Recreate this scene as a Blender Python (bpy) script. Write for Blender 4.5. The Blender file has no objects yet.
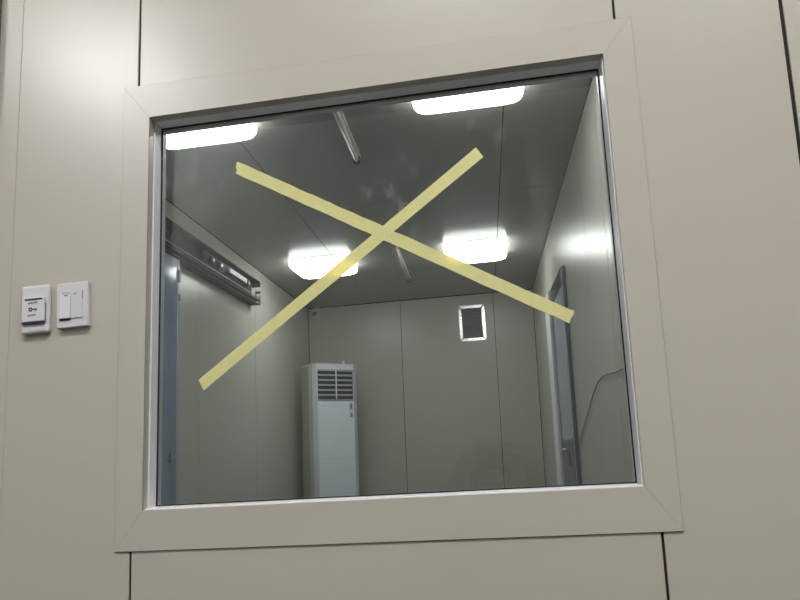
import bpy, bmesh, math, random
from mathutils import Vector, Matrix
random.seed(4)
C = bpy.context.scene.collection
PI = math.pi
V = Vector

# ------------------------------------------------------------------ materials
def mat(name, col, rough=.5, metal=0., spec=.5, bump=0., bscale=60., emit=0., vary=0., vscale=3.):
    m = bpy.data.materials.new(name); m.use_nodes = True
    nt = m.node_tree; b = nt.nodes['Principled BSDF']
    b.inputs['Base Color'].default_value = (*col, 1)
    b.inputs['Roughness'].default_value = rough
    b.inputs['Metallic'].default_value = metal
    b.inputs['Specular IOR Level'].default_value = spec
    if emit:
        b.inputs['Emission Color'].default_value = (*col, 1); b.inputs['Emission Strength'].default_value = emit
    tc = nt.nodes.new('ShaderNodeTexCoord')
    if vary:
        n = nt.nodes.new('ShaderNodeTexNoise'); n.inputs['Scale'].default_value = vscale; n.inputs['Detail'].default_value = 4
        nt.links.new(tc.outputs['Object'], n.inputs['Vector'])
        mx = nt.nodes.new('ShaderNodeMix'); mx.data_type = 'RGBA'
        mx.inputs[6].default_value = (*[c*(1-vary) for c in col], 1); mx.inputs[7].default_value = (*[min(1, c*(1+vary)) for c in col], 1)
        nt.links.new(n.outputs['Fac'], mx.inputs[0]); nt.links.new(mx.outputs[2], b.inputs['Base Color'])
    if bump:
        n = nt.nodes.new('ShaderNodeTexNoise'); n.inputs['Scale'].default_value = bscale; n.inputs['Detail'].default_value = 3
        nt.links.new(tc.outputs['Object'], n.inputs['Vector'])
        bp = nt.nodes.new('ShaderNodeBump'); bp.inputs['Strength'].default_value = bump; bp.inputs['Distance'].default_value = .002
        nt.links.new(n.outputs['Fac'], bp.inputs['Height']); nt.links.new(bp.outputs['Normal'], b.inputs['Normal'])
    return m

def glass_mat():
    m = bpy.data.materials.new('window_glass'); m.use_nodes = True
    nt = m.node_tree; nt.nodes.clear(); N = nt.nodes.new; L = nt.links.new
    out = N('ShaderNodeOutputMaterial'); tr = N('ShaderNodeBsdfTransparent'); gl = N('ShaderNodeBsdfGlossy'); fr = N('ShaderNodeFresnel'); mx = N('ShaderNodeMixShader')
    tr.inputs['Color'].default_value = (.94, .97, .955, 1); gl.inputs['Roughness'].default_value = 0.0
    gl.inputs['Color'].default_value = (1, 1, 1, 1); fr.inputs['IOR'].default_value = 1.5
    L(fr.outputs[0], mx.inputs[0]); L(tr.outputs[0], mx.inputs[1]); L(gl.outputs[0], mx.inputs[2])
    # dried water marks: a faint dust film in two patches
    tc = N('ShaderNodeTexCoord'); n = N('ShaderNodeTexNoise'); n.inputs['Scale'].default_value = 26; n.inputs['Detail'].default_value = 6
    mp = N('ShaderNodeMapping'); mp.inputs['Scale'].default_value = (1.6, 1, .8)
    L(tc.outputs['Object'], mp.inputs['Vector']); L(mp.outputs['Vector'], n.inputs['Vector'])
    r = N('ShaderNodeValToRGB'); r.color_ramp.elements[0].position = .5; r.color_ramp.elements[1].position = .78
    L(n.outputs['Fac'], r.inputs[0])
    def patch(c, rad):
        d = N('ShaderNodeVectorMath'); d.operation = 'DISTANCE'; d.inputs[1].default_value = c; L(tc.outputs['Object'], d.inputs[0])
        q = N('ShaderNodeMapRange'); q.inputs[1].default_value = 0; q.inputs[2].default_value = rad; q.inputs[3].default_value = 1; q.inputs[4].default_value = 0
        L(d.outputs['Value'], q.inputs[0]); return q.outputs[0]
    a = patch((-.555, .048, 1.71), .11); b = patch((-.16, .048, 1.62), .12); c = patch((.0, .048, 1.76), .09)
    s = N('ShaderNodeMath'); s.operation = 'ADD'; L(a, s.inputs[0]); L(b, s.inputs[1])
    s1 = N('ShaderNodeMath'); s1.operation = 'ADD'; L(s.outputs[0], s1.inputs[0]); L(c, s1.inputs[1])
    k = N('ShaderNodeMath'); k.operation = 'MULTIPLY'; L(s1.outputs[0], k.inputs[0]); L(r.outputs[0], k.inputs[1])
    k2 = N('ShaderNodeMath'); k2.operation = 'MULTIPLY'; L(k.outputs[0], k2.inputs[0]); k2.inputs[1].default_value = .22
    df = N('ShaderNodeBsdfDiffuse'); df.inputs['Color'].default_value = (.8, .85, .9, 1)
    m2 = N('ShaderNodeMixShader'); L(k2.outputs[0], m2.inputs[0]); L(mx.outputs[0], m2.inputs[1]); L(df.outputs[0], m2.inputs[2])
    L(m2.outputs[0], out.inputs['Surface'])
    return m

def tape_mat():
    m = mat('yellow_masking_tape', (.93, .92, .44), .6, bump=.5, bscale=180, vary=.07, vscale=40)
    nt = m.node_tree; b = nt.nodes['Principled BSDF']; out = nt.nodes['Material Output']
    tr = nt.nodes.new('ShaderNodeBsdfTransparent'); tr.inputs['Color'].default_value = (1, .8, .0, 1)
    mx = nt.nodes.new('ShaderNodeMixShader'); mx.inputs[0].default_value = .2
    nt.links.new(b.outputs[0], mx.inputs[1]); nt.links.new(tr.outputs[0], mx.inputs[2]); nt.links.new(mx.outputs[0], out.inputs['Surface'])
    return m

PANEL = (.57, .54, .462)
M = dict(
    hallrear=mat('pale_hall_wall', (.50, .50, .47), .6),
    lips=mat('lips', (.42, .18, .15), .5),
    seal_and_shadow=mat('shadow_line_dark', (.06, .058, .055), .8), slat=mat('blue_grey_slat', (.30, .33, .37), .4),
    kick=mat('dark_blue_door_panel', (.10, .13, .18), .3),
    hall=mat('grey_hall_wall', (.24, .235, .22), .6),
    panel=mat('cream_steel_panel', PANEL, .27, spec=.8, bump=.04, bscale=9, vary=.015, vscale=1.5),
    inner=mat('grey_cream_steel_panel', (.53, .525, .47), .30, spec=.5, bump=.04, bscale=9),
    trim=mat('cream_steel_trim', (.572, .542, .465), .275, spec=.78, bump=.03, bscale=12),
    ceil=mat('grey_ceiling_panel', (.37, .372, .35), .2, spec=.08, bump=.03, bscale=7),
    dark=mat('dark_joint', (.012, .012, .012), .8),
    alum=mat('white_aluminium', (.90, .90, .93), .35),
    metal=mat('brushed_aluminium', (.62, .63, .66), .3, metal=.9),
    lgrey=mat('pale_grey_tube', (.7, .72, .72), .22, metal=.3),
    rail=mat('dark_rail_metal', (.028, .028, .034), .65, spec=.2),
    blackp=mat('black_plastic', (.02, .02, .022), .4),
    rubber=mat('black_rubber_seal', (.015, .015, .015), .6),
    film=mat('blue_film', (.21, .29, .41), .09, vary=.06, vscale=6),
    filmlight=mat('pale_blue_film', (.42, .47, .57), .25),
    switch=mat('white_switch_plastic', (.74, .74, .76), .3),
    card=mat('white_card', (.80, .79, .86), .4),
    ink=mat('dark_ink', (.03, .03, .05), .6),
    inkgrey=mat('grey_ink', (.25, .25, .28), .6),
    acw=mat('air_conditioner_white', (.80, .90, 1.0), .3),
    acs=mat('air_conditioner_grey', (.72, .75, .80), .35),
    acb=mat('air_conditioner_beige', (.50, .50, .46), .45),
    lamp=mat('lit_diffuser', (1, 1, .98), .5, emit=9.),
    lamp2=mat('lit_batten_diffuser', (1, .985, .985), .5, emit=60.),
    housing=mat('white_lamp_housing', (.75, .75, .73), .4),
    vent=mat('white_vent_frame', (.92, .92, .92), .22, metal=.85),
    ventin=mat('grey_vent_mesh', (.19, .20, .22), .5),
    floor=mat('grey_vinyl_floor', (.055, .055, .052), .5, vary=.05, vscale=5),
    cable=mat('grey_cable', (.26, .26, .235), .5),
    post=mat('dark_door_frame', (.10, .095, .095), .2, metal=.5),
    tape=tape_mat(), glass=glass_mat(),
    skin=mat('skin', (.42, .27, .20), .5), hair=mat('dark_hair', (.02, .017, .015), .5),
    jacket=mat('dark_jacket', (.018, .019, .022), .8), trousers=mat('grey_trousers', (.08, .085, .1), .8), shoe=mat('black_shoe', (.02, .02, .02), .5),
    shirt=mat('pale_shirt', (.5, .5, .5), .7),
)

# ------------------------------------------------------------------ helpers
def obj(name, bm, m, parent=None, smooth=False):
    me = bpy.data.meshes.new(name)
    bmesh.ops.recalc_face_normals(bm, faces=bm.faces[:])
    bm.to_mesh(me); bm.free()
    for mm in (m if isinstance(m, (list, tuple)) else [m]): me.materials.append(M[mm])
    if smooth:
        for p in me.polygons: p.use_smooth = True
    o = bpy.data.objects.new(name, me); C.objects.link(o)
    if parent: o.parent = parent
    return o
def tag(o, label, cat, group=None):
    o['label'] = label; o['category'] = cat
    if group: o['group'] = group
    return o
def thing(name, label, cat, loc=(0, 0, 0), rotz=0, group=None):
    o = bpy.data.objects.new(name, None); C.objects.link(o); o.empty_display_size = .05
    o.location = loc; o.rotation_euler = (0, 0, rotz); return tag(o, label, cat, group)
def struct(o): o['kind'] = 'structure'; return o
def dup(root, label, **kw):
    r = root.copy(); C.objects.link(r); r['label'] = label
    for k, v in kw.items(): setattr(r, k, v)
    for ch in list(root.children):
        c = ch.copy(); C.objects.link(c); c.parent = r
        for g in list(ch.children):
            d = g.copy(); C.objects.link(d); d.parent = c
    return r
B = bmesh.new
def box(bm, x0, x1, y0, y1, z0, z1, bev=0, seg=2):
    vs = [bm.verts.new((x, y, z)) for x in (x0, x1) for y in (y0, y1) for z in (z0, z1)]
    f = [(0, 1, 3, 2), (4, 6, 7, 5), (0, 4, 5, 1), (2, 3, 7, 6), (0, 2, 6, 4), (1, 5, 7, 3)]
    fs = [bm.faces.new([vs[i] for i in q]) for q in f]
    bmesh.ops.recalc_face_normals(bm, faces=fs)
    if bev:
        es = list({e for q in fs for e in q.edges})
        bmesh.ops.bevel(bm, geom=es, offset=bev, segments=seg, affect='EDGES', profile=.5)
    return bm
def bx(*a, **k): return box(B(), *a, **k)
def prism(bm, poly, axis, a, b, bev=0):
    """polygon in the plane across `axis`, from a to b along it"""
    def p3(p, t): return {'x': (t, p[0], p[1]), 'y': (p[0], t, p[1]), 'z': (p[0], p[1], t)}[axis]
    A = [bm.verts.new(p3(p, a)) for p in poly]; Bv = [bm.verts.new(p3(p, b)) for p in poly]
    n = len(poly); fs = [bm.faces.new(A), bm.faces.new(Bv[::-1])]
    for i in range(n): fs.append(bm.faces.new((A[i], Bv[i], Bv[(i+1) % n], A[(i+1) % n])))
    bmesh.ops.recalc_face_normals(bm, faces=fs)
    if bev:
        es = list({e for q in fs for e in q.edges})
        bmesh.ops.bevel(bm, geom=es, offset=bev, segments=2, affect='EDGES', profile=.5)
    return bm
def hexa(bm, c8):
    """8 corners: front quad then back quad, same winding"""
    vs = [bm.verts.new(c) for c in c8]
    fs = [bm.faces.new(vs[:4]), bm.faces.new(vs[:3:-1])]
    for i in range(4): fs.append(bm.faces.new((vs[i], vs[(i+1) % 4], vs[4+(i+1) % 4], vs[4+i])))
    bmesh.ops.recalc_face_normals(bm, faces=fs); return bm
def tube(bm, pts, r, n=10, caps=True):
    pts = [V(p) for p in pts]; rings = []
    for i, p in enumerate(pts):
        d = (pts[min(i+1, len(pts)-1)] - pts[max(i-1, 0)]).normalized()
        u = d.cross(V((0, 0, 1)));
        if u.length < .05: u = d.cross(V((1, 0, 0)))
        u.normalize(); w = d.cross(u)
        rr = r[i] if isinstance(r, (list, tuple)) else r
        rings.append([bm.verts.new(p + rr*(math.cos(2*PI*k/n)*u + math.sin(2*PI*k/n)*w)) for k in range(n)])
    for a, b in zip(rings, rings[1:]):
        for k in range(n): bm.faces.new((a[k], a[(k+1) % n], b[(k+1) % n], b[k]))
    if caps: bm.faces.new(rings[0][::-1]); bm.faces.new(rings[-1])
    return bm
def rrect(w, h, r, n=5):
    out = []
    for cx, cy, a0 in ((w/2-r, h/2-r, 0), (-w/2+r, h/2-r, 90), (-w/2+r, -h/2+r, 180), (w/2-r, -h/2+r, 270)):
        for i in range(n+1):
            a = math.radians(a0 + 90*i/n); out.append((cx + r*math.cos(a), cy + r*math.sin(a)))
    return out
def loft(bm, rings, caps=True):
    R = [[bm.verts.new(p) for p in r] for r in rings]; n = len(R[0])
    for a, b in zip(R, R[1:]):
        for k in range(n): bm.faces.new((a[k], a[(k+1) % n], b[(k+1) % n], b[k]))
    if caps: bm.faces.new(R[0][::-1]); bm.faces.new(R[-1])
    return bm

# ------------------------------------------------------------------ the far room: slightly out-of-true box
YB = 4.60                                   # inside face of the back wall
T = .068                                    # thickness of the window wall
def XL(y): return -1.475 - .016*y           # left wall
def XR(y): return .421 - .016*y             # right wall
def CZ(x, y): return 2.450 + .0216*x - .0108*y   # ceiling
NZ = 4.20                                   # ceiling of the front hall

# floor of both rooms
struct(obj('floor', bx(-4.6, 4.1, -4.70, 4.9, -.1, 0), 'floor'))

# window opening (slightly out of square, as fitted on site)
OUT = [(-.663, 1.031), (.270, 1.051), (.266, 1.903), (-.663, 1.885)]     # trim outer BL BR TR TL
INN = [(-.613, 1.100), (.219, 1.119), (.215, 1.842), (-.611, 1.820)]     # trim inner
def inset(q, d):
    s = [(1, 1), (-1, 1), (-1, -1), (1, -1)]
    return [(p[0] + a*d, p[1] + b*d) for p, (a, b) in zip(q, s)]

# front wall: black core, steel faced boards with open joints, hole for the window
bm = B()
hole = (-.606, .212, 1.105, 1.838)
HX0, HX1, HZ0, HZ1 = -.624, .231, 1.090, 1.850
def ring_boards(bm, x0, x1, z0, z1, y0, y1, bev=0):
    for a in ((x0, HX0, z0, z1), (HX1, x1, z0, z1), (HX0, HX1, z0, HZ0), (HX0, HX1, HZ1, z1)):
        box(bm, a[0], a[1], y0, y1, a[2], a[3])
ring_boards(bm, -4.5, 4.0, 0, NZ, .004, T-.002)
wf = struct(obj('wall_front', bm, 'dark'))
# front face boards, split at the joints
def board(bm, x0, x1, z0=0.0, z1=NZ, y0=0., y1=.0045, bev=.0012):
    box(bm, x0, x1, y0, y1, z0, z1, bev=bev, seg=2)
bm = B()
J = [(-.885, .00015), (-.635, .0020), (.2395, .0020), (.5045, .0031), (1.40, .003)]
xs = [-4.5]
for x, g in J: xs += [x-g, x+g]
xs.append(4.0)
for i in range(0, len(xs), 2):
    a, b = xs[i], xs[i+1]
    if a < -.63 and b < -.6 or a > .23: board(bm, a, b)
    else:
        board(bm, a, b, 0, HZ0); board(bm, a, b, HZ1, NZ)
o = obj('wall_panel', bm, 'panel', wf)
# strips of board between the joints and the opening, hidden under the trim
bm = B(); box(bm, -.6328, HX0, 0, .0045, HZ0, HZ1); box(bm, HX1, .2373, 0, .0045, HZ0, HZ1)
obj('wall_panel', bm, 'panel', wf)
# far-room face
bm = B(); ring_boards(bm, XL(0)-.05, XR(0)+.05, 0, 2.5, T-.002, T)
obj('wall_lining', bm, 'inner', wf)

# window -----------------------------------------------------------
win = bpy.data.objects.new('window_1', None); C.objects.link(win); win.location = (-.2, 0, 1.031); struct(win)
def wobj(name, bm, m, parent=win):
    bmesh.ops.translate(bm, verts=bm.verts[:], vec=V((.2, 0, -1.031)))
    return obj(name, bm, m, parent)
g = .00004
for i in range(4):
    j = (i+1) % 4; e_ = inset(OUT, -(.0010, .0007, .0015, .0013)[i])
    q = [V(e_[i]), V(e_[j]), V(OUT[j]), V(OUT[i])]
    bm = B(); hexa(bm, [(p.x, -.0006, p.y) for p in q] + [(p.x, .0001, p.y) for p in q]); wobj('shadow_line', bm, 'seal_and_shadow')  # dark strip round the trim, its thin edge shadow put in as colour
LIP = (.004, .005, .016, .016)
for i in range(4):
    j = (i+1) % 4
    o0, o1, i0, i1 = V(OUT[i]), V(OUT[j]), V(INN[i]), V(INN[j])
    d = (o1-o0).normalized()*g
    q = [o0+d, o1-d, i1-d, i0+d]
    bm = B(); hexa(bm, [(p.x, -.0032, p.y) for p in q] + [(p.x, .0002, p.y) for p in q])
    es = [e for e in bm.edges if all(abs(v.co.y+.0032) < 1e-6 for v in e.verts)]
    bmesh.ops.bevel(bm, geom=es, offset=.0004, segments=2, affect='EDGES', profile=.5)
    k = [V(p) for p in inset(INN, -.005)]
    q2 = [k[i]+d, k[j]-d, i1-d, i0+d]
    hexa(bm, [(p.x, -.002, p.y) for p in q2] + [(p.x, LIP[i], p.y) for p in q2])
    wobj('frame_board', bm, 'trim')
    # rear trim board inside the far room
    kk = [V(p) for p in inset(INN, -.0085)]; q3 = [o0+d, o1-d, kk[j]-d, kk[i]+d]
    bm = B(); hexa(bm, [(p.x, T, p.y) for p in q3] + [(p.x, T+.002, p.y) for p in q3]); wobj('rear_frame_board', bm, 'trim')
def frame_ring(name, qo, qi, y0, y1, m, bev=0):
    ys = y0 if isinstance(y0, tuple) else (y0,)*4
    for i in range(4):
        j = (i+1) % 4
        q = [V(qo[i]), V(qo[j]), V(qi[j]), V(qi[i])]
        bm = B(); hexa(bm, [(p.x, ys[i], p.y) for p in q] + [(p.x, y1, p.y) for p in q])
        if bev: bmesh.ops.bevel(bm, geom=bm.edges[:], offset=bev, segments=2, affect='EDGES', profile=.5)
        wobj(name, bm, m)
frame_ring('glazing_bead', inset(INN, -.006), inset(INN, .0025), (.0042, .0052, .0162, .0162), .0425, 'alum', .001)
qo, qi = inset(INN, 0), inset(INN, .0045)
RI = [(INN[0][0]-.0005, INN[0][1]+.0025), (INN[1][0]-.0025, INN[1][1]+.0025), (INN[2][0]-.0025, INN[2][1]-.0030), (INN[3][0]-.0005, INN[3][1]-.0030)]
frame_ring('rear_glazing_bead', inset(INN, -.006), RI, .0535, T, 'alum')
frame_ring('seal_and_shadow', qo, qi, .0425, .0448, 'rubber')
gq = inset(INN, -.004)
bm = B(); hexa(bm, [(p[0], .045, p[1]) for p in gq] + [(p[0], .051, p[1]) for p in gq])
pane = obj('pane', bm, 'glass'); pane.parent = win; pane.matrix_parent_inverse = Matrix.Translation((.2, 0, -1.031))

# tapes --------------------------------------------------------------
def tape(poly, y0, y1, label, seed):
    random.seed(seed)
    a, b, c, d = [V(p) for p in poly]           # a->b one edge, d->c the other
    n = 40; top = [a.lerp(b, i/n) for i in range(n+1)]; bot = [d.lerp(c, i/n) for i in range(n+1)]
    jit = lambda: random.uniform(-.0007, .0007)
    top = [p + V((0, jit())) for p in top]; bot = [p + V((0, jit())) for p in bot]
    e0 = [bot[0].lerp(top[0], t) + V((random.uniform(-.002, .002), 0)) for t in (.25, .5, .75)]
    e1 = [top[-1].lerp(bot[-1], t) + V((random.uniform(-.002, .002), 0)) for t in (.25, .5, .75)]
    poly = [(p.x, p.y) for p in top + e1 + bot[::-1] + e0]
    bm = B(); prism(bm, poly, 'y', y0, y1)
    bmesh.ops.triangulate(bm, faces=[f for f in bm.faces if len(f.verts) > 4])
    cx = sum(p[0] for p in poly)/len(poly); cz = sum(p[1] for p in poly)/len(poly)
    bmesh.ops.translate(bm, verts=bm.verts[:], vec=(-cx, -y0, -cz))
    o = obj('masking_tape', bm, 'tape'); o.location = (cx, y0, cz)
    return tag(o, label, 'tape', 'masking tape cross on the window')
tape([(-.4575, 1.737), (.1393, 1.409), (.1300, 1.3885), (-.4595, 1.7125)], .0445, .0449, 'yellow masking tape strip on the glass sloping down from upper left to lower right', 1)
tape([(-.0085, 1.7167), (.0037, 1.6976), (-.5223, 1.3056), (-.5319, 1.3252)], .0440, .0444, 'yellow masking tape strip on the glass sloping up from lower left to upper right', 2)

# ------------------------------------------------------------------ far room shell
def wall_slab(bm, p0, p1, z0, z1a, z1b, th, n):
    """slab standing on p0-p1 (xy), thickness th along n"""
    a, b = V((*p0, 0)), V((*p1, 0)); n = V((*n, 0))*th
    hexa(bm, [a+V((0,0,z0)), b+V((0,0,z0)), b+V((0,0,z1b)), a+V((0,0,z1a)), a+n+V((0,0,z0)), b+n+V((0,0,z0)), b+n+V((0,0,z1b)), a+n+V((0,0,z1a))])
def panelled(name, pts, n, ztop, core_th=.05):
    """wall of boards between consecutive xy points, 3 mm joints, on a dark core"""
    bm = B(); a, b = V(pts[0]), V(pts[-1]); nn = V(n)
    d = (b-a).normalized()
    off = nn*.004
    wall_slab(bm, a+off-d*.03, b+off+d*.03, 0, ztop(a), ztop(b), core_th, n)
    core = struct(obj(name, bm, 'dark'))
    bm = B(); gp = .0020
    for i in range(len(pts)-1):
        p, q = V(pts[i]), V(pts[i+1])
        p = p + d*(gp if i else .004); q = q - d*(gp if i < len(pts)-2 else .004)
        wall_slab(bm, p, q, 0, ztop(p)-.007, ztop(q)-.007, .0045, n)
    obj('wall_panel', bm, 'inner', core)
    return core
ct = lambda p: CZ(p[0], p[1])
panelled('wall_left', [(XL(y), y) for y in (T, .75, 1.5, 2.26, 3.18, 4.15, YB)], (-1, 0), ct)
panelled('wall_right', [(XR(y), y) for y in (T, 1.24, 1.69, 3.45, YB)], (1, 0), ct)
panelled('wall_back', [(x, YB) for x in (XL(YB), -.750, .026, XR(YB))], (0, 1), ct)
# ceiling: dark backing and boards with joints along y at x=.085 / -.95 and across
bm = B()
cy = [T, 1.30, 2.26, 3.55, YB]
cxs = [(lambda y: XL(y)), (lambda y: -.93-.016*y), (lambda y: .115-.016*y), (lambda y: XR(y))]
for i in range(3):
    for j in range(4):
        y0, y1 = cy[j]+.0016*(j > 0), cy[j+1]-(.0016 if j < 3 else .006)
        q = [(cxs[i](y0)+.0022*(i > 0), y0), (cxs[i+1](y0)-.0022*(i < 2), y0), (cxs[i+1](y1)-.0022*(i < 2), y1), (cxs[i](y1)+.0022*(i > 0), y1)]
        hexa(bm, [(x, y, CZ(x, y)) for x, y in q] + [(x, y, CZ(x, y)+.004) for x, y in q])
cl = bpy.data.objects.new('ceiling', None)
bm2 = B(); q = [(XL(0)-.06, T), (XR(0)+.06, T), (XR(YB)+.06, YB+.06), (XL(YB)-.06, YB+.06)]
hexa(bm2, [(x, y, CZ(x, y)+.0035) for x, y in q] + [(x, y, CZ(x, y)+.06) for x, y in q])
cl = struct(obj('ceiling', bm2, 'dark'))
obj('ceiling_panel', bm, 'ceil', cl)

# front hall shell (behind the camera)
hw = struct(obj('wall_rear', bx(-4.6, 4.1, -4.70, -4.60, 0, NZ), 'hallrear'))
struct(obj('wall_hall_left', bx(-4.6, -4.5, -4.60, 0, 0, NZ), 'hall'))
struct(obj('wall_hall_right', bx(4.0, 4.1, -4.60, 0, 0, NZ), 'hall'))
struct(obj('ceiling_hall', bx(-4.6, 4.1, -4.70, T, NZ, NZ+.08), 'hall'))

# ceiling orientation for things screwed to the far ceiling
cn = V((.0216, -.0108, -1)).normalized()
cax = V((1, 0, .0216)).normalized(); cay = cn.cross(cax)*-1
CR = Matrix((cax, -cax.cross(cn), -cn)).transposed().to_euler()
def onceil(x, y): return (x, y, CZ(x, y))

# ------------------------------------------------------------------ lights in the far room
def square_light():
    t = thing('ceiling_light', 'lit white square ceiling light at the left above the sliding door rail, whole fixture visible', 'ceiling light', onceil(-1.070, 3.24), 0, 'square ceiling lights in the far room')
    t.rotation_euler = CR
    bm = loft(B(), [[(x, y, z) for x, y in rrect(w, h, r)] for w, h, r, z in ((.36, .34, .03, 0), (.36, .34, .03, -.014), )])
    obj('housing', bm, 'housing', t)
    bm = loft(B(), [[(x, y, z) for x, y in rrect(w, h, r)] for w, h, r, z in ((.392, .37, .04, -.0142), (.392, .37, .04, -.036), (.378, .355, .045, -.052), (.34, .32, .05, -.062), (.26, .25, .05, -.066))])
    obj('diffuser', bm, 'lamp', t, smooth=False)
    return t
l1 = square_light()
dup(l1, 'lit white square ceiling light at the right, above the wall vent', location=onceil(-.072, 3.23))
dup(l1, 'lit ceiling light cut off by the upper left corner of the window frame', location=onceil(-1.033, 1.10))
dup(l1, 'lit ceiling light cut off by the top edge of the window frame, toward the right', location=onceil(-.037, 1.08))

# slim tubes on the ceiling between the lights
def ceiling_tube(y0, y1, label):
    x0, x1 = -.517 - .0245*(y0-1.245), -.517 - .0245*(y1-1.245)
    a, b = V(onceil(x0, y0)), V(onceil(x1, y1))
    t = thing('ceiling_tube', label, 'ceiling fixture', a, 0, 'slim tubes on the far room ceiling')
    d = b-a; n = d.normalized()
    obj('tube', tube(B(), [V((0, 0, -.022)), d+V((0, 0, -.022))], .012, 12), 'lgrey', t, smooth=True)
    base = B(); s = V((.016, 0, 0))
    hexa(base, [-s, s, s+V((0,0,-.008)), -s+V((0,0,-.008)), d-s, d+s, d+s+V((0,0,-.008)), d-s+V((0,0,-.008))])
    obj('mounting_strip', base, 'housing', t)
    for e in (V((0, 0, 0)), d - n*.02):
        bm = B(); box(bm, -.014, .014, 0, .02, -.036, 0, bev=.003); bmesh.ops.translate(bm, verts=bm.verts[:], vec=e)
        obj('end_cap', bm, 'blackp' if e.length else 'lgrey', t)
    return t
ceiling_tube(.95, 1.655, 'short slim pale tube on the ceiling, close to the window')
ceiling_tube(2.95, 3.86, 'slim pale tube on the ceiling between the two square lights')

# ------------------------------------------------------------------ air conditioner
def air_con():
    ang = math.atan2(4.162-3.957, -1.089+1.341)
    w, dp, h = .388, .235, 1.812
    t = thing('air_conditioner', 'tall white floor standing air conditioner in the far left corner', 'air conditioner', (-1.335, 3.93, 0), ang)
    # local: x along the front from left, y back
    sec = [(0, .035), (.022, .0), (w-.055, 0), (w, .06), (w, .09), (0, .09)]
    obj('front_casing', prism(B(), sec, 'z', .09, h-.012), 'acs', t)
    obj('rear_casing', prism(B(), [(-.003, .0905), (w+.003, .0905), (w+.003, dp), (-.003, dp)], 'z', .09, h-.014, bev=.004), 'acb', t)
    tp = B(); prism(tp, [(-.002, .035), (.022, -.003), (w-.055, -.003), (w+.002, .06), (w+.002, dp), (-.002, dp)], 'z', h-.0118, h, bev=.003)
    obj('top_cover', tp, 'switch', t)
    obj('base', bx(.01, w-.01, .01, dp-.005, 0, .0895, bev=.005), 'acs', t)
    obj('front_panel', bx(.028, w-.062, -.0055, -.0003, .10, 1.525, bev=.002), 'acw', t)
    obj('panel_seam', bx(.05, w-.05, -.0062, -.0056, 1.098, 1.103), 'acs', t)
    gr = obj('air_grille', bx(.030, w-.064, -.002, -.0003, 1.54, 1.765), 'blackp', t)
    for k in range(7):
        z = 1.765 - k*.0375 + .0
        sl = B(); z0 = max(z-.0135, 1.536)
        hexa(sl, [(.028, -.014, z0), (w-.062, -.014, z0), (w-.062, -.010, z), (.028, -.010, z), (.028, -.0022, z0+.004), (w-.062, -.0022, z0+.004), (w-.062, -.0022, z+.002), (.028, -.0022, z+.002)])
        obj('slat', sl, 'slat', gr)
    obj('divider', bx(w/2-.022, w/2-.013, -.0165, -.0142, 1.54, 1.77), 'acs', gr)
    ctl = obj('control_panel', bx(w-.102, w-.070, -.009, -.0057, 1.40, 1.515, bev=.0015), 'acs', t)
    obj('display', bx(w-.096, w-.076, -.0105, -.0092, 1.465, 1.508), 'inkgrey', ctl)
    obj('button', bx(w-.094, w-.078, -.0105, -.0092, 1.405, 1.435), 'inkgrey', ctl)
    for x0, x1, z0, z1 in ((.05, .085, 1.487, 1.494), (.09, .10, 1.487, 1.494), (w*.52, w*.52+.016, 1.325, 1.331), (w*.52+.02, w*.52+.052, 1.325, 1.331)):
        obj('emblem', bx(x0, x1, -.0062, -.0056, z0, z1), 'acs', t)
    obj('cap', tube(B(), [(w*.70, .05, h), (w*.70, .05, h+.03)], .012, 12), 'switch', t, smooth=False)
    return t
air_con()

# ------------------------------------------------------------------ wall vent
def vent():
    x0, x1, z0, z1 = -.262, -.048, 2.003, 2.301
    t = thing('wall_vent', 'small rectangular vent with bright frame high on the back wall', 'vent', ((x0+x1)/2, YB, (z0+z1)/2))
    w, h = (x1-x0)/2, (z1-z0)/2; b = .024
    t.rotation_euler = (0, -.02, 0)
    for q in ([(-w, -h), (w, -h), (w-b, -h+b), (-w+b, -h+b)], [(w, -h), (w, h), (w-b, h-b), (w-b, -h+b)], [(w, h), (-w, h), (-w+b, h-b), (w-b, h-b)], [(-w, h), (-w, -h), (-w+b, -h+b), (-w+b, h-b)]):
        c = V((sum(p[0] for p in q)/4, sum(p[1] for p in q)/4)); q = [c+(V(p)-c)*.94 for p in q]
        bm = B()
        def yy(p): return -.010
        hexa(bm, [(p[0], yy(p), p[1]) for p in q] + [(p[0], -.0004, p[1]) for p in q])
        obj('frame', bm, 'vent', t)
    bk = obj('mesh_panel', bx(-w+b+.001, w-b-.001, -.004, -.0004, -h+b+.001, h-b-.001), 'ventin', t)
    n = 9
    for k in range(n):
        z = -h+b+.012 + k*(2*(h-b)-.024)/(n-1)
        bm = B(); hexa(bm, [(-w+b+.002, -.013, z-.008), (w-b-.002, -.013, z-.008), (w-b-.002, -.0042, z+.006), (-w+b+.002, -.0042, z+.006), (-w+b+.002, -.0115, z-.009), (w-b-.002, -.0115, z-.009), (w-b-.002, -.0042, z+.003), (-w+b+.002, -.0042, z+.003)])
        obj('slat', bm, 'ventin', bk)
vent()

# security camera in the corner
t = thing('security_camera', 'small white camera with black lens in the far top left corner', 'camera', (-1.475, YB, 2.315))
obj('mount', bx(-.026, .026, -.022, -.0004, -.045, .05, bev=.008), 'switch', t)
obj('body', loft(B(), [[(r*math.cos(a), y, -.0+r*1.3*math.sin(a)) for a in [2*PI*k/20 for k in range(20)]] for y, r in ((-.0222, .027), (-.05, .027), (-.066, .025), (-.072, .021))]), 'switch', t)
obj('lens', loft(B(), [[(r*math.cos(a), y, -.012+r*math.sin(a)) for a in [2*PI*k/20 for k in range(20)]] for y, r in ((-.0722, .019), (-.078, .018), (-.082, .010))]), 'blackp', t)

# ------------------------------------------------------------------ sliding door on the left wall
sl = math.atan(.016)
def left_frame(y): return (XL(y), y, 0)
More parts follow.
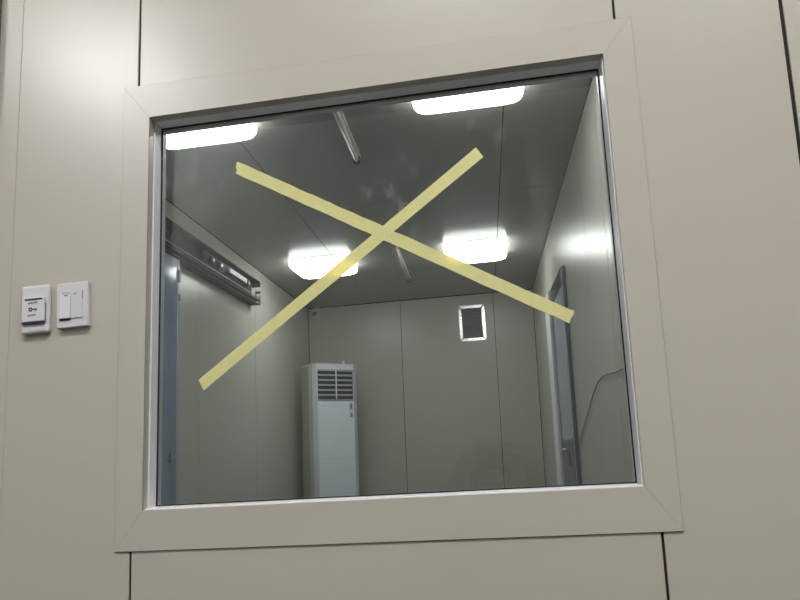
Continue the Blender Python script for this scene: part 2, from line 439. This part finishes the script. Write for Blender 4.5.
# local axes: x away from the wall, y along the wall
t = thing('sliding_door_rail', 'dark metal sliding door rail with open front high on the left wall', 'door rail', left_frame(.3), sl)
L_ = 2.79
obj('back_plate', bx(.0006, .006, 0, L_, 2.105, 2.262, bev=.001), 'rail', t)
obj('top_cover', bx(.0062, .060, 0, L_, 2.252, 2.262, bev=.002), 'rail', t)
obj('track', prism(B(), [(.0062, 2.128), (.060, 2.128), (.060, 2.140), (.055, 2.140), (.055, 2.134), (.0062, 2.134)], 'y', 0, L_), 'rail', t)
obj('lower_lip', prism(B(), [(.0062, 2.105), (.058, 2.105), (.058, 2.112), (.0062, 2.118)], 'y', 0, L_), 'rail', t)
obj('runner', bx(.042, .046, 0, L_-.02, 2.160, 2.164), 'slat', t)
pl = obj('drive_plate', bx(.048, .058, 2.27, 2.56, 2.195, 2.225, bev=.003), 'card', t)
for y in (2.02, 2.14, 2.60):
    w_ = obj('roller', tube(B(), [(.035, y, 2.205), (.056, y, 2.205)], .024, 18), 'rubber', t)
    obj('bolt', tube(B(), [(.0562, y, 2.205), (.061, y, 2.205)], .009, 8), 'metal', w_)
obj('roller_carriage', bx(.018, .034, 1.95, 2.66, 2.180, 2.245, bev=.004), 'rubber', t)
obj('end_bracket', bx(.0062, .066, L_+.0002, L_+.006, 2.222, 2.262), 'metal', t)
obj('end_bracket', bx(.030, .066, L_+.0002, L_+.012, 2.180, 2.196), 'metal', t)
obj('end_stop', prism(B(), [(.020, 2.105), (.066, 2.105), (.066, 2.160), (.056, 2.160), (.056, 2.120), (.020, 2.120)], 'y', L_+.0002, L_+.012), 'metal', t)
obj('end_stop', bx(.040, .056, L_-.04, L_-.004, 2.142, 2.167, bev=.003), 'metal', t)

t = thing('sliding_door', 'blue film covered sliding door leaf hanging at the left edge of the window', 'door', left_frame(.93), sl)
obj('leaf', bx(.010, .048, 0, .965, .012, 2.100, bev=.002), 'film', t)
obj('edge_profile', bx(.008, .051, .9655, .985, .012, 2.100, bev=.003), 'filmlight', t)
ht = obj('hinge_plate', bx(.0515, .056, .968, .983, 1.99, 2.05), 'blackp', t)
obj('edge_clip', bx(.0515, .056, .970, .983, 1.90, 1.93), 'blackp', t)
obj('pull_handle', bx(.0482, .060, .89, .91, 1.15, 1.19, bev=.003), 'inkgrey', t)

# ------------------------------------------------------------------ door in the right wall
# local axes: x away from wall into room is -x
t = thing('metal_door', 'bluish metal framed door seen edge on in the right wall', 'door', (XR(2.38), 2.38, 0), sl)
DL = .86; HT = 2.05
obj('jamb', bx(-.018, -.0006, 0, .024, 0, HT, bev=.002), 'kick', t)
obj('jamb', bx(-.034, -.0006, .62, DL, 0, HT, bev=.003), 'alum', t)
obj('head', bx(-.022, -.0006, .0245, .6195, HT-.09, HT, bev=.003), 'post', t)
obj('leaf', bx(-.020, -.002, .028, .50, .012, HT-.095, bev=.002), 'filmlight', t)
obj('kick_panel', bx(-.0225, -.0204, .04, .48, .05, 1.18), 'kick', t)
obj('edge_seal', bx(-.018, -.0025, .504, .6165, .012, HT-.095), 'kick', t)
hd = obj('handle_plate', bx(-.028, -.0227, .20, .28, 1.05, 1.175, bev=.002), 'inkgrey', t)
obj('lever', tube(B(), [(-.0285, .24, 1.13), (-.046, .24, 1.13), (-.048, .25, 1.13), (-.048, .32, 1.128)], .008, 10), 'metal', hd, smooth=True)
obj('edge_trim', bx(-.0235, -.0204, .030, .48, 1.183, 1.200), 'lgrey', t)
# cable
pts = [(1.10, 1.402), (1.233, 1.404), (1.40, 1.412), (1.52, 1.412), (1.62, 1.40), (1.75, 1.365), (1.874, 1.32), (2.05, 1.26), (2.22, 1.20), (2.355, 1.155)]
o = obj('cable', tube(B(), [(XR(y)-.006, y, z) for y, z in pts], .0026, 8), 'cable', smooth=True)
tag(o, 'thin grey cable drooping along the right wall toward the door', 'cable')

# ------------------------------------------------------------------ switches on the front wall
def plate_mesh(w, h, d, bev): return bx(-w/2, w/2, -d, -.0003, -h/2, h/2, bev=bev, seg=3)
t = thing('key_switch', 'white wall switch with a key symbol card, nearer the left picture edge', 'switch', (-.8265, 0, 1.4655), 0)
t.rotation_euler = (0, -.03, 0)
obj('plate', plate_mesh(.057, .091, .012, .006), 'switch', t)
cd = obj('rocker', bx(-.0225, .0225, -.0165, -.0112, -.024, .0215, bev=.0015), 'card', t)
obj('header_band', bx(-.0160, .0190, -.0170, -.0166, .0160, .0190), 'ink', cd)
obj('lower_edge', bx(-.0220, .0220, -.0160, -.0112, -.0280, -.0242), 'ink', t)
obj('side_edge', bx(.0227, .0240, -.0140, -.0112, -.0260, .010), 'inkgrey', t)
ln = B()
for i, (a, b) in enumerate(((-.0095, -.006), (-.0052, -.001), (-.0002, .004), (.0048, .009))): box(ln, a, b, -.0170, -.0166, .0090 + .0003*i, .0122 + .0004*i)
obj('lettering', ln, 'inkgrey', cd)
ln = B()
for i, (a, b) in enumerate(((-.010, -.0065), (-.0058, -.002), (-.0012, .0022), (.003, .006))): box(ln, a, b, -.0170, -.0166, -.0140 + .0003*i, -.0110 + .0003*i)
obj('lettering', ln, 'inkgrey', cd)
key = B()
R_ = [[(-.0042 + r*math.cos(a), y, -.0012 + r*math.sin(a)) for a in [2*PI*k/16 for k in range(16)]] for r, y in ((.0040, -.0166), (.0040, -.0170), (.0017, -.0170), (.0017, -.0166))]
loft(key, R_, caps=False)
box(key, -.0005, .0085, -.0170, -.0166, -.0022, -.0002); box(key, .0042, .0054, -.0170, -.0166, -.0042, -.0022); box(key, .0068, .0082, -.0170, -.0166, -.0042, -.0022)
obj('key_symbol', key, 'ink', cd)
t = thing('light_switch', 'white double rocker light switch, nearer the window', 'switch', (-.7517, 0, 1.4690), 0)
t.rotation_euler = (0, -.03, 0)
obj('plate', plate_mesh(.0620, .083, .011, .002), 'switch', t)
r1 = B(); hexa(r1, [(-.0235, -.0155, -.0245), (-.0025, -.0155, -.0245), (-.0025, -.0122, .0245), (-.0235, -.0122, .0245), (-.0235, -.0112, -.0245), (-.0025, -.0112, -.0245), (-.0025, -.0112, .0245), (-.0235, -.0112, .0245)])
a = obj('rocker', r1, 'card', t)
obj('marking', bx(-.0150, -.0075, -.0134, -.0124, .0170, .0190), 'inkgrey', a); obj('marking', bx(-.0190, -.0040, -.0130, -.0122, .0222, .0232), 'inkgrey', a)
obj('rocker_gap', bx(-.0235, -.0030, -.0130, -.0112, -.0280, -.0247), 'ink', t)
r2 = B(); hexa(r2, [(-.0018, -.0122, -.0245), (.0205, -.0122, -.0245), (.0205, -.0130, .0245), (-.0018, -.0130, .0245), (-.0018, -.0112, -.0245), (.0205, -.0112, -.0245), (.0205, -.0112, .0245), (-.0018, -.0112, .0245)])
b = obj('rocker', r2, 'switch', t)
obj('marking', bx(.0050, .0085, -.0136, -.0126, .0185, .0210), 'inkgrey', b)
obj('rocker_gap', bx(.0206, .0214, -.0122, -.0112, .010, .0245), 'inkgrey', t)
obj('rocker_gap', bx(-.0020, .0210, -.0120, -.0112, -.0258, -.0248), 'inkgrey', t)

# door frame at the left edge of the picture
dr = bpy.data.objects.new('door_1', None); C.objects.link(dr); dr.location = (-1.40, 0, 0); struct(dr)
obj('door_jamb', bx(.422, .470, -.022, -.0003, 0, 2.15, bev=.006), 'post', dr)
obj('door_jamb', bx(-.500, -.452, -.022, -.0003, 0, 2.15, bev=.006), 'post', dr)
obj('door_head', bx(-.4515, .4215, -.022, -.0003, 2.10, 2.15, bev=.004), 'post', dr)
lf = obj('door_leaf', bx(-.450, .420, -.012, -.0003, .008, 2.098, bev=.002), 'trim', dr)
obj('door_handle', tube(B(), [(-.38, -.0122, 1.0), (-.38, -.055, 1.0), (-.27, -.057, 1.0)], .009, 10), 'metal', lf, smooth=True)

# ------------------------------------------------------------------ batten lights in the front hall (out of frame; two are added fill for the near wall)
def batten(loc, label):
    t = thing('batten_light', label, 'ceiling light', loc, 0, 'batten lights on the front hall ceiling')
    t.scale = (1.58, 1.58, 1.58)
    obj('housing', bx(-.27, .27, -.03, .03, -.018, -.0003, bev=.003), 'housing', t)
    obj('diffuser', loft(B(), [[(x, y, z) for x, y in rrect(w, h, r)] for w, h, r, z in ((.57, .15, .045, -.0182), (.61, .175, .06, -.03), (.61, .175, .06, -.055), (.57, .145, .05, -.070))]), 'lamp2', t)
    return t
b1 = batten((-2.80, -3.56, NZ), 'lit batten light on the hall ceiling at the left, above the door')
dup(b1, 'added fill light on the hall ceiling, out of view, above the window', location=(-.08, -2.02, NZ))  # unseen fill, added to even out the wall
dup(b1, 'added fill light on the hall ceiling, out of view, toward the right', location=(1.5, -2.02, NZ))  # unseen fill, added to lift the right side of the wall

# ------------------------------------------------------------------ the photographer, seen faintly reflected in the glass
ph = thing('smartphone', 'dark smartphone held sideways in both hands, its reflection faint in the glass', 'phone', (-.018, -1.185, 1.150))
obj('body', loft(B(), [[(x, y, z) for x, z in rrect(w_, h_, r_)] for w_, h_, r_, y in ((.144, .070, .009, -.004), (.147, .073, .010, -.0025), (.147, .073, .010, .0025), (.144, .070, .009, .004))]), 'blackp', ph)
obj('screen', bx(-.068, .068, -.0047, -.0042, -.031, .031), 'rubber', ph)
cb = obj('camera_bump', bx(.030, .062, .0042, .0058, .002, .031, bev=.0007), 'rubber', ph)
for x, z in ((.037, .024), (.037, .009), (.054, .0165)):
    obj('lens', tube(B(), [(x, .0060, z), (x, .0074, z)], .0055, 14), 'blackp', cb)

def grow(name, verts, edges, radii, root, m, levels=2, parent=None):
    me = bpy.data.meshes.new(name); me.from_pydata(verts, edges, []); o = bpy.data.objects.new(name, me); C.objects.link(o)
    o.modifiers.new('Skin', 'SKIN'); o.modifiers.new('Smooth', 'SUBSURF').levels = levels
    if not me.skin_vertices: me.skin_vertices.new()
    for i, rr in enumerate(radii):
        sv = me.skin_vertices[0].data[i]; sv.radius = rr if isinstance(rr, tuple) else (rr, rr); sv.use_root = (i == root)
    dg = bpy.context.evaluated_depsgraph_get(); dg.update()
    nm = bpy.data.meshes.new_from_object(o.evaluated_get(dg)); bpy.data.objects.remove(o)
    nm.name = name; nm.materials.clear()
    for k in m: nm.materials.append(M[k])
    for p in nm.polygons: p.use_smooth = True
    o = bpy.data.objects.new(name, nm); C.objects.link(o)
    if parent: o.parent = parent
    return o
VV, EE, RR = [], [], []
def jv(p, rr, to=None):
    VV.append(p); RR.append(rr)
    if to is not None: EE.append((to, len(VV)-1))
    return len(VV)-1
pel = jv((-.02, -1.66, .36), (.13, .12)); sp = jv((-.02, -1.64, .52), (.135, .105), pel); ch = jv((-.02, -1.59, .72), (.15, .105), sp)
nb = jv((-.025, -1.565, .845), (.075, .065), ch); nk = jv((-.03, -1.545, .905), (.048, .050), nb)
jaw = jv((-.033, -1.515, .965), (.055, .066), nk); hd_ = jv((-.035, -1.525, 1.035), (.070, .086), jaw); tp_ = jv((-.036, -1.535, 1.088), (.048, .060), hd_)
for sx in (-1, 1):
    cx = -.02
    sh = jv((cx+sx*.165, -1.575, .80), .058, ch)
    el = jv((cx+sx*.235, -1.39, .80), .043, sh)
    fo = jv((cx+sx*.205, -1.30, .93), .040, el)
    wr = jv((-.018+sx*.128, -1.222, 1.062), .026, fo)
    pa = jv((-.018+sx*.108, -1.199, 1.112), (.020, .026), wr)
    for dz, ln_ in ((.040, .95), (.022, 1.05), (.003, 1.0), (-.015, .82)):
        k0 = jv((-.018+sx*.102, -1.182, 1.126+dz*.75), .0095, pa)
        k1 = jv((-.018+sx*.090, -1.167, 1.128+dz), .0085, k0)
        k2 = jv((-.018+sx*(.086-.022*ln_), -1.1655, 1.131+dz), .0078, k1)
        jv((-.018+sx*(.086-.040*ln_), -1.1675, 1.132+dz), .0068, k2)
    t0 = jv((-.018+sx*.106, -1.215, 1.125), .012, pa); t1 = jv((-.018+sx*.082, -1.212, 1.150), .0105, t0); jv((-.018+sx*.062, -1.206, 1.162), .0085, t1)
    hp = jv((cx+sx*.11, -1.64, .33), .085, pel); kn = jv((cx+sx*.20, -1.33, .46), .062, hp)
    cf = jv((cx+sx*.185, -1.42, .26), .052, kn); an = jv((cx+sx*.17, -1.50, .085), .038, cf)
    jv((cx+sx*.172, -1.53, .040), .036, an); f1 = jv((cx+sx*.18, -1.40, .038), (.042, .034), an); jv((cx+sx*.185, -1.31, .030), (.036, .026), f1)
per = grow('person', VV, EE, RR, pel, ('jacket', 'skin', 'trousers', 'shoe'))
for p in per.data.polygons:
    c = p.center
    if c.z > .90 and abs(c.x+.035) < .10 and c.y < -1.42 or (c.y > -1.228 and c.z > 1.03): p.material_index = 1
    elif c.z < .075: p.material_index = 3
    elif c.z < .42 or (c.y > -1.50 and c.z < .56): p.material_index = 2
tag(per, 'person in a dark jacket crouching with raised phone, faintly reflected low in the glass', 'person')
# face and hair
def blob(bm, c, rx, ry, rz, n=12):
    geo = bmesh.ops.create_uvsphere(bm, u_segments=n, v_segments=8, radius=1)
    for v in geo['verts']: v.co = V(c) + V((v.co.x*rx, v.co.y*ry, v.co.z*rz))
bm = B()
geo = bmesh.ops.create_uvsphere(bm, u_segments=20, v_segments=14, radius=1)
for v in geo['verts']: v.co = V((-.035, -1.545, 1.045)) + V((v.co.x*.084, v.co.y*.098, v.co.z*.088))
bmesh.ops.delete(bm, geom=[v for v in bm.verts if v.co.y > -1.50 and v.co.z < 1.085 or v.co.z < .985], context='VERTS')
obj('hair', bm, 'hair', per, smooth=True)
for sx in (-1, 1):
    bm = B(); blob(bm, (-.035+sx*.027, -1.440, 1.030), .012, .008, .007); obj('eye', bm, 'blackp', per, smooth=True)
    bm = B(); blob(bm, (-.035+sx*.076, -1.525, 1.018), .010, .018, .028); obj('ear', bm, 'skin', per, smooth=True)
bm = B(); blob(bm, (-.034, -1.432, 1.005), .013, .018, .022); obj('nose', bm, 'skin', per, smooth=True)
bm = B(); blob(bm, (-.034, -1.445, .972), .022, .008, .006); obj('mouth', bm, 'lips', per, smooth=True)

# ------------------------------------------------------------------ world, camera
w = bpy.data.worlds.new('World'); bpy.context.scene.world = w; w.use_nodes = True
w.node_tree.nodes['Background'].inputs[0].default_value = (.5, .5, .5, 1); w.node_tree.nodes['Background'].inputs[1].default_value = .02
cam = bpy.data.cameras.new('Camera'); co = bpy.data.objects.new('Camera', cam); C.objects.link(co)
MM = [[0.98663368, -0.15188513, 0.05903289], [0.15896991, 0.97674848, -0.14384356], [-0.03581258, 0.15130538, 0.98783811]]
rot = Matrix([[r[0], r[2], -r[1]] for r in MM])
co.matrix_world = Matrix.Translation((0, -1.16, 1.20)) @ rot.to_4x4()
cam.sensor_width = 36; cam.lens = 700.97/800*36; cam.shift_x = (400-384.166)/800; cam.shift_y = (335.529-300)/800
cam.clip_start = .02; cam.clip_end = 50
bpy.context.scene.camera = co
vs = bpy.context.scene.view_settings
vs.view_transform = 'Standard'; vs.look = 'None'; vs.gamma = 1; vs.use_curve_mapping = False; vs.exposure = 0.0
